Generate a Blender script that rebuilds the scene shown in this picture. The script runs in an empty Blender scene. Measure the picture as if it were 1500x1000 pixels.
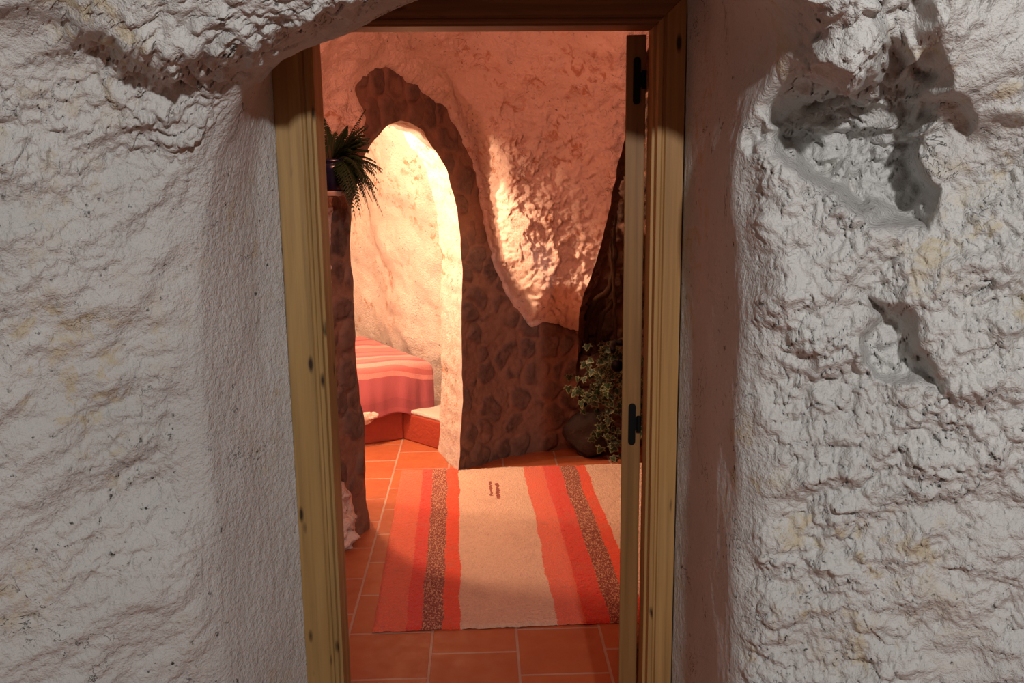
import bpy, bmesh, math, random
import numpy as np
from mathutils import Vector, Matrix
random.seed(5)
S = bpy.context.scene
C = S.collection
PI = math.pi

# ------------------------------------------------------------ camera model
FPX = 1350.0
CAM = np.array([0.0, 0.0, 1.61])
PITCH = math.radians(11.0)
ROLL = math.radians(0.64)
fw = np.array([0, math.cos(PITCH), -math.sin(PITCH)])
rt0 = np.array([1.0, 0, 0]); up0 = np.array([0, math.sin(PITCH), math.cos(PITCH)])
# world vertical leans: bottom goes to the right in the picture
rt = rt0 * math.cos(ROLL) - up0 * math.sin(ROLL)
up = up0 * math.cos(ROLL) + rt0 * math.sin(ROLL)

def ray(px, py):
    return fw + rt * ((px - 750.0) / FPX) + up * ((500.0 - py) / FPX)
def atY(px, py, Y):
    d = ray(px, py); return CAM + d * (Y / d[1])
def atZ(px, py, z):
    d = ray(px, py); return CAM + d * ((z - CAM[2]) / d[2])
def project(P):
    V = P - CAM
    dep = V @ fw
    return 750 + FPX * (V @ rt) / dep, 500 - FPX * (V @ up) / dep

cam = bpy.data.cameras.new('camera'); co = bpy.data.objects.new('camera', cam); C.objects.link(co)
cam.sensor_width = 36; cam.lens = 36 * FPX / 1500; cam.clip_start = 0.02
M = Matrix(((rt[0], up[0], -fw[0], CAM[0]), (rt[1], up[1], -fw[1], CAM[1]), (rt[2], up[2], -fw[2], CAM[2]), (0, 0, 0, 1)))
co.matrix_world = M
S.camera = co
S.view_settings.view_transform = 'Standard'; S.view_settings.look = 'None'
S.view_settings.gamma = 1; S.view_settings.exposure = 0.0

# ------------------------------------------------------------ numpy noise
rng = np.random.default_rng(11)
PERM = np.concatenate([rng.permutation(256)] * 3)
G = rng.normal(size=(256, 3)); G /= np.linalg.norm(G, axis=1)[:, None]
def noise3(P):
    P = np.asarray(P, float); I = np.floor(P).astype(int); F = P - I; I &= 255
    U = F * F * F * (F * (F * 6 - 15) + 10)
    r = 0
    for dx in (0, 1):
        for dy in (0, 1):
            for dz in (0, 1):
                h = PERM[PERM[PERM[(I[..., 0] + dx) & 255] + ((I[..., 1] + dy) & 255)] + ((I[..., 2] + dz) & 255)]
                g = G[h]
                dot = g[..., 0] * (F[..., 0] - dx) + g[..., 1] * (F[..., 1] - dy) + g[..., 2] * (F[..., 2] - dz)
                w = (U[..., 0] if dx else 1 - U[..., 0]) * (U[..., 1] if dy else 1 - U[..., 1]) * (U[..., 2] if dz else 1 - U[..., 2])
                r = r + dot * w
    return r * 1.5
def fbm(P, sc, oct=3, gain=0.5, off=0.0):
    a, r, f = 1.0, 0, sc
    for i in range(oct):
        r = r + a * noise3(np.asarray(P) * f + off + 17.3 * i); a *= gain; f *= 2.03
    return r
def sstep(x, a=0.0, b=1.0):
    t = np.clip((x - a) / (b - a), 0, 1); return t * t * (3 - 2 * t)
def poly_sd(X, Y, poly):
    """signed distance, positive inside"""
    n = len(poly); d = np.full(X.shape, 1e9); ins = np.zeros(X.shape, bool)
    for i in range(n):
        x0, y0 = poly[i]; x1, y1 = poly[(i + 1) % n]
        ex, ey = x1 - x0, y1 - y0; L = ex * ex + ey * ey + 1e-12
        t = np.clip(((X - x0) * ex + (Y - y0) * ey) / L, 0, 1)
        d = np.minimum(d, np.hypot(X - x0 - t * ex, Y - y0 - t * ey))
        c = ((y0 > Y) != (y1 > Y))
        xi = x0 + (Y - y0) * ex / (ey if abs(ey) > 1e-12 else 1e-12)
        ins ^= c & (X < xi)
    return np.where(ins, d, -d)
def chaikin(P, n=2, closed=False):
    P = np.asarray(P, float)
    for _ in range(n):
        A, B = P[:-1], P[1:]
        Q = np.empty((2 * len(A),) + P.shape[1:]); Q[0::2] = A * .75 + B * .25; Q[1::2] = A * .25 + B * .75
        P = np.concatenate([P[:1], Q, P[-1:]])
    return P
def resample(P, n):
    d = np.concatenate([[0], np.cumsum(np.linalg.norm(np.diff(P, axis=0), axis=1))])
    t = np.linspace(0, d[-1], n)
    return np.stack([np.interp(t, d, P[:, k]) for k in range(P.shape[1])], 1)

# ------------------------------------------------------------ object helpers
def mesh_np(name, V, Fq, mat, parent=None, smooth=True, attrs=None):
    me = bpy.data.meshes.new(name)
    V = np.asarray(V, np.float32).reshape(-1, 3); Fq = np.asarray(Fq, np.int32)
    k = Fq.shape[1]
    me.vertices.add(len(V)); me.vertices.foreach_set('co', V.ravel())
    me.loops.add(Fq.size); me.loops.foreach_set('vertex_index', Fq.ravel())
    me.polygons.add(len(Fq)); me.polygons.foreach_set('loop_start', np.arange(0, Fq.size, k, dtype=np.int32))
    me.polygons.foreach_set('loop_total', np.full(len(Fq), k, np.int32))
    me.update(calc_edges=True)
    if smooth: me.polygons.foreach_set('use_smooth', np.ones(len(Fq), bool))
    if attrs:
        for an, av in attrs.items():
            a = me.attributes.new(an, 'FLOAT', 'POINT'); a.data.foreach_set('value', np.asarray(av, np.float32).ravel())
    me.validate(); me.materials.append(mat)
    o = bpy.data.objects.new(name, me); C.objects.link(o)
    if parent: o.parent = parent
    return o
def sub_mesh(name, V, F, mask, mat, parent=None, attrs=None):
    F = F[mask]; u, inv = np.unique(F.ravel(), return_inverse=True)
    at = {k: np.asarray(v).ravel()[u] for k, v in (attrs or {}).items()}
    return mesh_np(name, V[u], inv.reshape(F.shape), mat, parent, True, at)
def grid_faces(n, m):
    i = np.arange(n - 1)[:, None] * m + np.arange(m - 1)[None, :]
    return np.stack([i, i + m, i + m + 1, i + 1], -1).reshape(-1, 4)
def grid_normals(P):
    du = np.gradient(P, axis=0); dv = np.gradient(P, axis=1)
    n = np.cross(du, dv); return n / (np.linalg.norm(n, axis=-1, keepdims=True) + 1e-9)
def obj(name, bm, mat, parent=None, smooth=False, bevel=0, matrix=None):
    me = bpy.data.meshes.new(name); bmesh.ops.recalc_face_normals(bm, faces=bm.faces[:]); bm.to_mesh(me); bm.free()
    for m in (mat if isinstance(mat, (list, tuple)) else [mat]): me.materials.append(m)
    if smooth:
        for p in me.polygons: p.use_smooth = True
    o = bpy.data.objects.new(name, me); C.objects.link(o)
    if parent: o.parent = parent
    if bevel:
        b = o.modifiers.new('bevel', 'BEVEL'); b.width = bevel; b.segments = 2; b.limit_method = 'ANGLE'
    return o
def tag(o, label=None, cat=None, group=None, kind=None):
    if label: o['label'] = label
    if cat: o['category'] = cat
    if group: o['group'] = group
    if kind: o['kind'] = kind
    return o
def empty(name, loc, rz=0.0):
    o = bpy.data.objects.new(name, None); C.objects.link(o); o.location = loc; o.rotation_euler = (0, 0, rz)
    o.empty_display_size = .05
    return o
def add_box(bm, x0, x1, y0, y1, z0, z1, mtx=None):
    vs = [bm.verts.new((x, y, z)) for x in (x0, x1) for y in (y0, y1) for z in (z0, z1)]
    for f in ((0, 1, 3, 2), (4, 6, 7, 5), (0, 4, 5, 1), (2, 3, 7, 6), (0, 2, 6, 4), (1, 5, 7, 3)):
        bm.faces.new([vs[i] for i in f])
    if mtx: bmesh.ops.transform(bm, matrix=mtx, verts=vs)
def add_tube(bm, pts, rad, seg=8, cap=True):
    pts = [Vector(p) for p in pts]; n = len(pts); rings = []
    rads = rad if hasattr(rad, '__len__') else [rad] * n
    side = None
    for i, p in enumerate(pts):
        d = (pts[min(i + 1, n - 1)] - pts[max(i - 1, 0)]).normalized()
        if side is None:
            side = d.orthogonal().normalized()
        side = (side - d * side.dot(d)).normalized(); b = d.cross(side)
        rings.append([bm.verts.new(p + (side * math.cos(a) + b * math.sin(a)) * rads[i]) for a in [2 * PI * k / seg for k in range(seg)]])
    for i in range(n - 1):
        for k in range(seg):
            bm.faces.new((rings[i][k], rings[i][(k + 1) % seg], rings[i + 1][(k + 1) % seg], rings[i + 1][k]))
    if cap: bm.faces.new(rings[0][::-1]); bm.faces.new(rings[-1])
def add_lathe(bm, prof, c=(0, 0, 0), seg=32):
    rings = []
    for r, z in prof:
        rings.append([bm.verts.new((c[0] + r * math.cos(2 * PI * k / seg), c[1] + r * math.sin(2 * PI * k / seg), c[2] + z)) for k in range(seg)])
    for a, b in zip(rings, rings[1:]):
        for k in range(seg): bm.faces.new((a[k], a[(k + 1) % seg], b[(k + 1) % seg], b[k]))
    if prof[0][0] > 1e-4: bm.faces.new(rings[0][::-1])

# ------------------------------------------------------------ materials
class NT:
    def __init__(s, name):
        s.m = bpy.data.materials.new(name); s.m.use_nodes = True; s.n = s.m.node_tree.nodes; s.l = s.m.node_tree.links
        s.b = s.n['Principled BSDF']
    def node(s, t, **kw):
        n = s.n.new(t)
        for k, v in kw.items():
            if k in n.inputs.keys(): s.setin(n, k, v)
            else: setattr(n, k, v)
        return n
    def setin(s, n, k, v):
        if isinstance(v, bpy.types.NodeSocket): s.l.new(v, n.inputs[k])
        else: n.inputs[k].default_value = v
    def coord(s, loc=(0, 0, 0), rot=(0, 0, 0), sc=(1, 1, 1)):
        t = s.n.new('ShaderNodeTexCoord'); m = s.n.new('ShaderNodeMapping')
        s.l.new(t.outputs['Object'], m.inputs[0]); m.inputs['Location'].default_value = loc
        m.inputs['Rotation'].default_value = rot; m.inputs['Scale'].default_value = sc
        return m.outputs[0]
    def noise(s, vec, scale, detail=3, rough=.55, dist=0):
        n = s.n.new('ShaderNodeTexNoise'); s.l.new(vec, n.inputs['Vector'])
        n.inputs['Scale'].default_value = scale; n.inputs['Detail'].default_value = detail
        n.inputs['Roughness'].default_value = rough; n.inputs['Distortion'].default_value = dist
        return n.outputs['Fac']
    def vor(s, vec, scale, feature='F1', out='Distance', rand=1):
        n = s.n.new('ShaderNodeTexVoronoi'); n.feature = feature; s.l.new(vec, n.inputs['Vector'])
        n.inputs['Scale'].default_value = scale; n.inputs['Randomness'].default_value = rand
        return n.outputs[out]
    def ramp(s, fac, stops, interp='LINEAR'):
        n = s.n.new('ShaderNodeValToRGB'); s.l.new(fac, n.inputs[0]); r = n.color_ramp; r.interpolation = interp
        while len(r.elements) < len(stops): r.elements.new(.5)
        for e, (p, c) in zip(r.elements, stops):
            e.position = p; e.color = tuple(c) + (1,) if len(c) == 3 else c
        return n.outputs[0]
    def gray(s, fac, a, b, va=0., vb=1.):
        n = s.n.new('ShaderNodeMapRange'); s.l.new(fac, n.inputs[0])
        for i, v in zip((1, 2, 3, 4), (a, b, va, vb)): n.inputs[i].default_value = v
        return n.outputs[0]
    def mix(s, fac, a, b, mode='MIX'):
        n = s.n.new('ShaderNodeMix'); n.data_type = 'RGBA'; n.blend_type = mode
        for i, v in ((0, fac), (6, a), (7, b)):
            if isinstance(v, bpy.types.NodeSocket): s.l.new(v, n.inputs[i])
            elif i == 0: n.inputs[0].default_value = v
            else: n.inputs[i].default_value = tuple(v) + (1,)
        return n.outputs[2]
    def math(s, op, a, b=0.0):
        n = s.n.new('ShaderNodeMath'); n.operation = op
        for i, v in ((0, a), (1, b)):
            if isinstance(v, bpy.types.NodeSocket): s.l.new(v, n.inputs[i])
            else: n.inputs[i].default_value = v
        return n.outputs[0]
    def attr(s, name):
        n = s.n.new('ShaderNodeAttribute'); n.attribute_name = name; return n.outputs['Fac']
    def bump(s, h, dist=.01, strength=1.0, nrm=None):
        n = s.n.new('ShaderNodeBump'); s.l.new(h, n.inputs['Height']); n.inputs['Distance'].default_value = dist
        n.inputs['Strength'].default_value = strength
        if nrm: s.l.new(nrm, n.inputs['Normal'])
        return n.outputs[0]
    def out(s, col=None, rough=.6, nrm=None, spec=.3):
        if col is not None:
            if isinstance(col, bpy.types.NodeSocket): s.l.new(col, s.b.inputs['Base Color'])
            else: s.b.inputs['Base Color'].default_value = tuple(col) + (1,)
        if isinstance(rough, bpy.types.NodeSocket): s.l.new(rough, s.b.inputs['Roughness'])
        else: s.b.inputs['Roughness'].default_value = rough
        s.b.inputs['Specular IOR Level'].default_value = spec
        if nrm: s.l.new(nrm, s.b.inputs['Normal'])
        return s.m

def plaster_mat(name, base, ochre, dirt_amt=.5, ochre_amt=.5, micro=1.0):
    t = NT(name); v = t.coord()
    warp = t.noise(v, 6, 4)
    c = t.mix(t.gray(t.noise(v, 4, 3), .35, .7), base, tuple(x * .9 for x in base))
    # ochre patches where the whitewash wore thin
    o1 = t.gray(t.noise(v, 22, 4, .6, .6), .52, .64)
    o2 = t.gray(t.noise(v, 3.2, 2), .50, .62)
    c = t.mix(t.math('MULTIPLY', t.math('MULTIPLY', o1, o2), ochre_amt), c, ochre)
    # thin dark cracks and specks of grime
    rid = t.math('ABSOLUTE', t.math('SUBTRACT', t.noise(v, 7, 5, .6, 1.2), .5))
    crack = t.math('MULTIPLY', t.gray(rid, .0, .008, 1., 0.), t.gray(t.noise(v, 5.5, 2), .55, .66))
    sp = t.math('MULTIPLY', t.gray(t.noise(v, 55, 4, .65), .62, .70), t.gray(t.noise(v, 5, 2), .45, .60))
    d = t.math('MULTIPLY', t.math('MAXIMUM', crack, sp), dirt_amt)
    c = t.mix(d, c, (.05, .045, .04))
    h = t.math('ADD', t.noise(v, 90, 4, .6), t.math('MULTIPLY', t.noise(v, 260, 2), .35))
    return t.out(c, .85, t.bump(h, .006 * micro, 1.0), .15)
m_hall = plaster_mat('whitewash_hall', (.62, .61, .59), (.55, .46, .30), 1.0, .75)
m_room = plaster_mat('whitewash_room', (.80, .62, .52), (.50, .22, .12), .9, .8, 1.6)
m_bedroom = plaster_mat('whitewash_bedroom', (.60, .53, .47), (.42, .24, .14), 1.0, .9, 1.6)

def stone_mat():
    t = NT('cobble_masonry'); v = t.coord()
    sm = t.attr('stone'); tone = t.attr('tone')
    sc = t.ramp(tone, [(0, (.035, .026, .024)), (.3, (.075, .05, .042)), (.55, (.115, .065, .048)), (.8, (.07, .055, .052)), (1, (.14, .085, .06))])
    sc = t.mix(t.gray(t.noise(v, 30, 5), .35, .7), sc, (.16, .10, .075))
    mo = t.mix(t.noise(v, 25, 4), (.16, .09, .065), (.29, .165, .11))
    c = t.mix(t.math('MULTIPLY', sm, .85), mo, sc)
    h = t.noise(v, 70, 5, .65)
    return t.out(c, .75, t.bump(h, .006, .8), .25)
m_stone = stone_mat()

def wood_mat(name, c1, c2, seed, axis=2, spec=.3):
    t = NT(name)
    s1 = [9, 9, 9]; s1[axis] = .55; s2 = [70, 70, 70]; s2[axis] = 1.5
    v = t.coord(loc=(seed, seed * .7, seed * 1.3), sc=tuple(s1)); f = t.coord(loc=(seed, 0, 0), sc=tuple(s2))
    g = t.noise(v, 1.6, 5, .6, 1.5); fine = t.noise(f, 1, 3)
    c = t.mix(t.gray(g, .3, .7), c1, c2)
    c = t.mix(t.math('MULTIPLY', t.gray(fine, .38, .72), .6), c, tuple(x * .5 for x in c1))
    s3 = [28, 28, 28]; s3[axis] = 9
    k = t.vor(t.coord(loc=(seed * 2, 1, 3), sc=tuple(s3)), 1)
    s4 = [12, 12, 12]; s4[axis] = 4
    gate = t.gray(t.noise(t.coord(loc=(seed, 4, 1), sc=tuple(s4)), 1, 1), .56, .6)
    kn = t.math('MULTIPLY', t.gray(k, .10, .22, 1, 0), gate)
    c = t.mix(kn, c, (.035, .02, .012))
    return t.out(c, .5, t.bump(fine, .002, .5), spec)
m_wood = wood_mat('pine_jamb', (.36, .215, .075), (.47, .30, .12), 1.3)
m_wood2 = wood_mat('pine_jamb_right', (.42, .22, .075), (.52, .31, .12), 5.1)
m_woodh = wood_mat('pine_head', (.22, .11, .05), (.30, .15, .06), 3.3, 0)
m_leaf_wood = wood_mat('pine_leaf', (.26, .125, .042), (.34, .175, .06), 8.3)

def simple(name, col, rough=.5, spec=.4, metal=0.0, bump=None):
    t = NT(name); v = t.coord()
    c = t.mix(t.noise(v, 14, 4), col, tuple(x * .75 for x in col))
    nr = t.bump(t.noise(v, bump[0], 3), bump[1], .7) if bump else None
    t.b.inputs['Metallic'].default_value = metal
    return t.out(c, rough, nr, spec)
m_iron = simple('black_iron', (.003, .003, .0035), .6, .15)
m_fern = simple('fern_green', (.014, .038, .013), .6, .2)
m_stem = simple('stem_brown', (.06, .045, .02), .7)
m_ivy = simple('ivy_green', (.016, .036, .014), .5, .25)
m_ivyedge = simple('ivy_cream', (.15, .155, .075), .5, .25)
m_pot = simple('cobalt_glaze', (.006, .009, .04), .2, .5)
m_potrim = simple('cream_glaze', (.55, .40, .30), .25, .5)
m_rock = simple('dark_rock', (.045, .031, .026), .8, .2, 0, (30, .01))
m_root = simple('dry_root', (.07, .042, .026), .8, .2, 0, (60, .004))
m_redpaint = simple('red_painted_plaster', (.36, .065, .035), .7, .2, 0, (60, .006))

# floor tiles ------------------------------------------------
def floor_mat():
    a = atZ(541, 820, 0); b = atZ(590, 642, 0)
    ang = math.atan2(b[1] - a[1], b[0] - a[0])
    t = NT('terracotta_tiles')
    tc = t.n.new('ShaderNodeTexCoord'); mp = t.n.new('ShaderNodeMapping'); mp.vector_type = 'TEXTURE'
    t.l.new(tc.outputs['Object'], mp.inputs[0])
    # texture x runs along the long joints, texture y across them
    w, hgt = .294, .292
    r = atZ(541, 652, 0)  # a cross joint in the column left of the long joint
    mp.inputs['Location'].default_value = (a[0], a[1], 0)
    mp.inputs['Rotation'].default_value = (0, 0, ang)
    d = np.array([math.cos(ang), math.sin(ang)]); along = float(np.dot((r - a)[:2], d))
    ad = t.n.new('ShaderNodeVectorMath'); ad.operation = 'ADD'; t.l.new(mp.outputs[0], ad.inputs[0])
    ad.inputs[1].default_value = (-along + w * 20 + FLOOR_PH, hgt * 21, 0)
    br = t.n.new('ShaderNodeTexBrick'); t.l.new(ad.outputs[0], br.inputs['Vector'])
    br.offset = .5; br.squash = 1
    br.inputs['Scale'].default_value = 1; br.inputs['Brick Width'].default_value = w; br.inputs['Row Height'].default_value = hgt
    br.inputs['Mortar Size'].default_value = .0055; br.inputs['Mortar Smooth'].default_value = .3
    br.inputs['Color1'].default_value = (.44, .135, .047, 1); br.inputs['Color2'].default_value = (.35, .10, .038, 1)
    br.inputs['Mortar'].default_value = (.42, .31, .25, 1)
    v = tc.outputs['Object']
    c = t.mix(t.gray(t.noise(v, 9, 5), .3, .75, 0, .5), br.outputs['Color'], (.30, .065, .03))
    h = t.math('ADD', t.math('MULTIPLY', br.outputs['Fac'], -1.0), t.math('MULTIPLY', t.noise(v, 40, 3), .25))
    return t.out(c, t.gray(t.noise(v, 20, 3), .3, .7, .38, .6), t.bump(h, .003, .6), .35)
FLOOR_PH = 0.0
m_floor = floor_mat()

# ============================================================ HALL WALL
DOORYAW = .045
def doorY(X): return 2.04 + DOORYAW * X
def at_door(px, py, off=0.0):
    d = ray(px, py); k = (2.04 + off) / (d[1] - DOORYAW * d[0]); return CAM + d * k
rows = [  # O (frame)      M                E (edge)        EY     F (far)         FY
 ((478,1480),(455,1480),(352,1480),1.74,(-300,1480),1.42),
 ((451,1010),(425,1000),(325,1000),1.74,(-300,1050),1.42),
 ((433,700),(397,700),(298,700),1.74,(-300,700),1.42),
 ((414,400),(376,400),(275,400),1.72,(-300,400),1.42),
 ((405,230),(378,230),(300,245),1.72,(-300,200),1.42),
 ((399,130),(385,140),(345,158),1.68,(-300,40),1.40),
 ((394,-3),(404,60),(392,108),1.64,(-300,-150),1.30),
 ((440,-5),(442,42),(445,76),1.63,(0,-330),1.30),
 ((520,-5),(520,25),(522,50),1.60,(330,-330),1.30),
 ((600,-5),(590,-1),(574,13),1.57,(560,-330),1.30),
 ((750,-5),(745,-35),(740,-60),1.55,(750,-330),1.30),
 ((900,-5),(905,-20),(920,-40),1.30,(950,-330),1.30),
 ((1003,-5),(1025,-22),(1075,-35),1.22,(1250,-330),1.30),
 ((1008,-4),(1034,-8),(1150,-5),1.26,(1750,-250),1.30),
 ((1007,60),(1030,70),(1175,75),1.34,(1800,60),1.28),
 ((1005,160),(1027,165),(1110,165),1.46,(1800,170),1.26),
 ((1003,250),(1025,250),(1072,225),1.53,(1800,250),1.26),
 ((999,400),(1022,400),(1095,400),1.50,(1800,400),1.26),
 ((993,650),(1017,650),(1087,650),1.50,(1800,650),1.25),
 ((984,1010),(1008,1000),(1075,1000),1.50,(1800,1050),1.25),
 ((971,1480),(995,1480),(1065,1480),1.50,(1800,1480),1.25)]
ctl = []
for O, Mi, E, EY, F, FY in rows:
    o_ = at_door(*O); o_back = o_.copy(); o_back[1] += .12
    m_ = atY(Mi[0], Mi[1], 1.95); e_ = atY(E[0], E[1], EY); f_ = atY(F[0], F[1], FY)
    if E == (392,108) or 430 < E[0] < 600: m_ = atY(Mi[0], Mi[1], 1.85)
    far = o_back.copy()
    cx, cz = -.05, 1.2
    dirv = np.array([o_[0] - cx, 0, o_[2] - cz]); dirv /= np.linalg.norm(dirv)
    far = o_back + dirv * 1.4; far[1] = 2.20
    ea = e_ + (m_ - e_) * .10; eb = e_ + (f_ - e_) / np.linalg.norm(f_ - e_) * .05
    ctl.append(np.stack([far, o_back, o_, o_ + (m_ - o_) * .3, m_, ea, eb, f_]))
ctl = np.array(ctl)                       # rows x 8 x 3
NT_ = 1250
E_line = ctl[:, 5]
sd = np.concatenate([[0], np.cumsum(np.linalg.norm(np.diff(E_line, axis=0), axis=1))])
flat = chaikin(np.concatenate([ctl.reshape(len(ctl), -1), sd[:, None]], 1), 2)
tt = np.linspace(0, sd[-1], NT_)
ctl2 = np.stack([np.interp(tt, flat[:, -1], flat[:, k]) for k in range(24)], 1).reshape(NT_, 8, 3)
segs = [6, 14, 12, 30, 100, 30, 360]       # samples per profile segment
base = []
for i in range(NT_):
    P = ctl2[i]
    q = [P[j] + (P[j + 1] - P[j]) * (k / segs[j]) for j in range(7) for k in range(segs[j])] + [P[7]]
    base.append(q)
base = np.array(base)
ofs = np.cumsum([0] + segs)
# soften the corner between reveal and face
for _ in range(60):
    a, b = ofs[3] + 8, ofs[6] + 60
    base[:, a:b] = base[:, a:b] * .5 + (base[:, a - 1:b - 1] + base[:, a + 1:b + 1]) * .25
PX, PY = project(base)
col = np.arange(base.shape[1])[None, :]
face = sstep(col + 0 * PX, ofs[5] - 6, ofs[6] + 15)          # 0 on the reveal, 1 on the rough face
infront = (col >= ofs[2]) + 0 * PX
nrm = grid_normals(base)
tocam = CAM - base; tocam /= np.linalg.norm(tocam, axis=-1, keepdims=True)
sg = np.sign(np.sum(nrm * tocam, -1, keepdims=True)); nrm = nrm * np.where(sg == 0, 1, sg)
# roughness field: smooth plaster low on the left, popcorn high up and on the right
rough = .30 + .62 * sstep(PX, 950, 1200) + .62 * sstep(-PY, -420, -60) * sstep(-PX, -800, -400)
rough = np.clip(rough * (1 + 1.1 * fbm(base, 4, 2, off=3.1)), .15, 1.5)
warp = base + .012 * np.stack([fbm(base, 14, 2, off=k * 9.) for k in range(3)], -1)
big = fbm(base, 2.6, 2, off=5) * .030
anis = base * np.array([1.0, 1.0, 1.0]); anis = np.stack([base[..., 0] * .8 + base[..., 2] * .6, base[..., 1], -base[..., 0] * .9 + base[..., 2] * 1.6], -1)
med = fbm(anis, 8, 3, off=2) * .026
rid = np.abs(fbm(warp, 17, 2, off=8)) * 2.2 - .5
sm1 = rid * .0085 + (1 - np.abs(fbm(warp, 15, 2, off=81)) * 2.2) * .004
sm2 = (np.abs(noise3(warp * 58 + 4)) * 2.6 - .5) * .0048 + fbm(warp, 105, 2, off=1) * .0034
# sharp flaked steps
stp = fbm(anis, 5.5, 3, off=31); stp = (sstep((stp * 3) % 1.0, .0, .10)) * .011
disp = face * (big + med * (.4 + .6 * rough) + (sm1 + sm2 + stp) * rough)
disp += (1 - face) * infront * (fbm(base, 5, 2, off=5) * .006 * sstep(col + 0 * PX, ofs[3], ofs[4]) + fbm(base * np.array([1, 1, .45]), 55, 2) * .0011)
# the jutting brow top left: leans back underneath
def yline(x, pts): return np.interp(x, [p[0] for p in pts], [p[1] for p in pts])
wob = fbm(base, 12, 3, off=7) * 26
yu = yline(PX, [(-200, -60), (150, 30), (210, 55), (270, 70), (300, 45), (370, 60), (450, 20), (560, -20), (700, -80)])
yl = yline(PX, [(-200, 0), (150, 70), (200, 112), (235, 142), (275, 118), (330, 130), (390, 118), (470, 70), (600, 8), (700, -50)])
brow = sstep((yl - PY + wob * .6) / np.maximum(yl - yu, 12), 0, 1) * (.25 + .75 * sstep(PX, 60, 220)) * sstep(-PX, -720, -560)
disp_cam = face * brow * .12
# hollows on the right
def hollow(poly, soft, depth, w=1.0):
    return sstep(poly_sd(PX + wob * w, PY - wob * .5 * w, poly), -soft * .4, soft) * depth
disp_cam -= face * hollow([(1165, 90), (1235, 110), (1285, 95), (1292, 45), (1325, 45), (1360, 110), (1355, 170), (1330, 200), (1335, 235), (1372, 275), (1350, 335), (1285, 320), (1200, 275), (1120, 215), (1090, 150)], 26, .15)
disp_cam -= face * hollow([(1275, 430), (1262, 480), (1288, 548), (1390, 560), (1345, 505), (1310, 470)], 20, .075)
hm = hollow([(1150, 60), (1235, 80), (1290, 40), (1380, 60), (1400, 280), (1360, 360), (1270, 340), (1080, 200)], 50, 1.)
disp_cam += face * hm * (np.abs(fbm(warp, 13, 3, off=61)) * .045 + np.abs(noise3(warp * 34)) * .014 - .012)
disp_cam -= face * hollow([(1320, 255), (1500, 200), (1520, 260), (1400, 330)], 40, .02)
disp_cam += face * hollow([(1185, -40), (1275, -20), (1292, 60), (1262, 100), (1200, 90), (1175, 20)], 22, .06)
disp_cam += face * hollow([(1340, -60), (1520, -60), (1520, 170), (1420, 200), (1370, 130)], 26, .06)
disp_cam += face * hollow([(1080, 180), (1150, 170), (1200, 250), (1330, 300), (1270, 430), (1190, 560), (1120, 480), (1085, 330)], 50, .03)
disp_cam += face * hollow([(1300, 340), (1480, 360), (1520, 560), (1420, 590), (1350, 540), (1290, 450)], 40, .03)
disp_cam += face * hollow([(-100, 330), (130, 300), (250, 360), (230, 470), (120, 480), (60, 440), (-80, 450)], 50, .018)
disp_cam += face * hollow([(140, 545), (250, 520), (258, 600), (230, 680), (150, 690)], 16, .006, .3)
V = base + nrm * disp[..., None] + tocam * disp_cam[..., None]
# plaster is drawn tight to the frame behind its face
wf = mesh_np('wall_front', V, grid_faces(*V.shape[:2]), m_hall)
tag(wf, kind='structure')

# ============================================================ DOOR FRAME (pine)
fr = empty('trim_1', (0, 2.04, 0)); tag(fr, kind='structure')
def frame_piece(name, p0a, p0b, p1a, p1b, mat, prof, zspan=None):
    """profile across the face from outer to inner edge, swept between two ends"""
    bm = bmesh.new(); ends = []
    for (oa, ib) in ((p0a, p0b), (p1a, p1b)):
        oa = Vector(oa); ib = Vector(ib)
        ring = []
        for u, dep in prof:
            p = oa.lerp(ib, u); p.y += dep
            ring.append(bm.verts.new(p - Vector(fr.location)))
        ends.append(ring)
    n = len(prof)
    for k in range(n):
        bm.faces.new((ends[0][k], ends[0][(k + 1) % n], ends[1][(k + 1) % n], ends[1][k]))
    bm.faces.new(ends[0][::-1]); bm.faces.new(ends[1])
    return obj(name, bm, mat, fr, bevel=.0015)
# outline of the frame in the door plane
def dz(P, z, Q):   # point at height z on line P-Q
    k = (z - P[2]) / (Q[2] - P[2]); return P + (Q - P) * k
Lo0, Lo1 = at_door(397.5, 90), at_door(450, 1000)
Li0, Li1 = at_door(459.5, 90), at_door(500, 1000)
Ro0, Ro1 = at_door(1006, 20), at_door(983, 1000)
Ri0, Ri1 = at_door(962, 40), at_door(942, 1000)
ztop_i = at_door(700, 37)[2]; ztop_o = ztop_i + .062
def vert(P0, P1):   # make exactly plumb: mean x of the two
    x = (P0[0] + P1[0]) / 2; return lambda z: (x, doorY(x), z)
Lo, Li, Ro, Ri = vert(Lo0, Lo1), vert(Li0, Li1), vert(Ro0, Ro1), vert(Ri0, Ri1)
prof = [(0, 0), (.66, 0), (.70, .006), (.76, .006), (.80, .001), (.90, .001), (.93, .012), (1.0, .012), (1.0, .10), (0, .10)]
profR = [(0, 0), (.60, 0), (.64, .007), (.70, .007), (.74, .002), (.88, .002), (.90, .03), (1.0, .03), (1.0, .10), (0, .10)]
frame_piece('left_jamb', Lo(.0), Li(.0), Lo(ztop_o), Li(ztop_i), m_wood, prof)
frame_piece('right_jamb', Ro(.0), Ri(.0), Ro(ztop_o), Ri(ztop_i), m_wood2, profR)
frame_piece('head', Lo(ztop_o), Li(ztop_i), Ro(ztop_o), Ri(ztop_i), m_woodh, prof)

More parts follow.
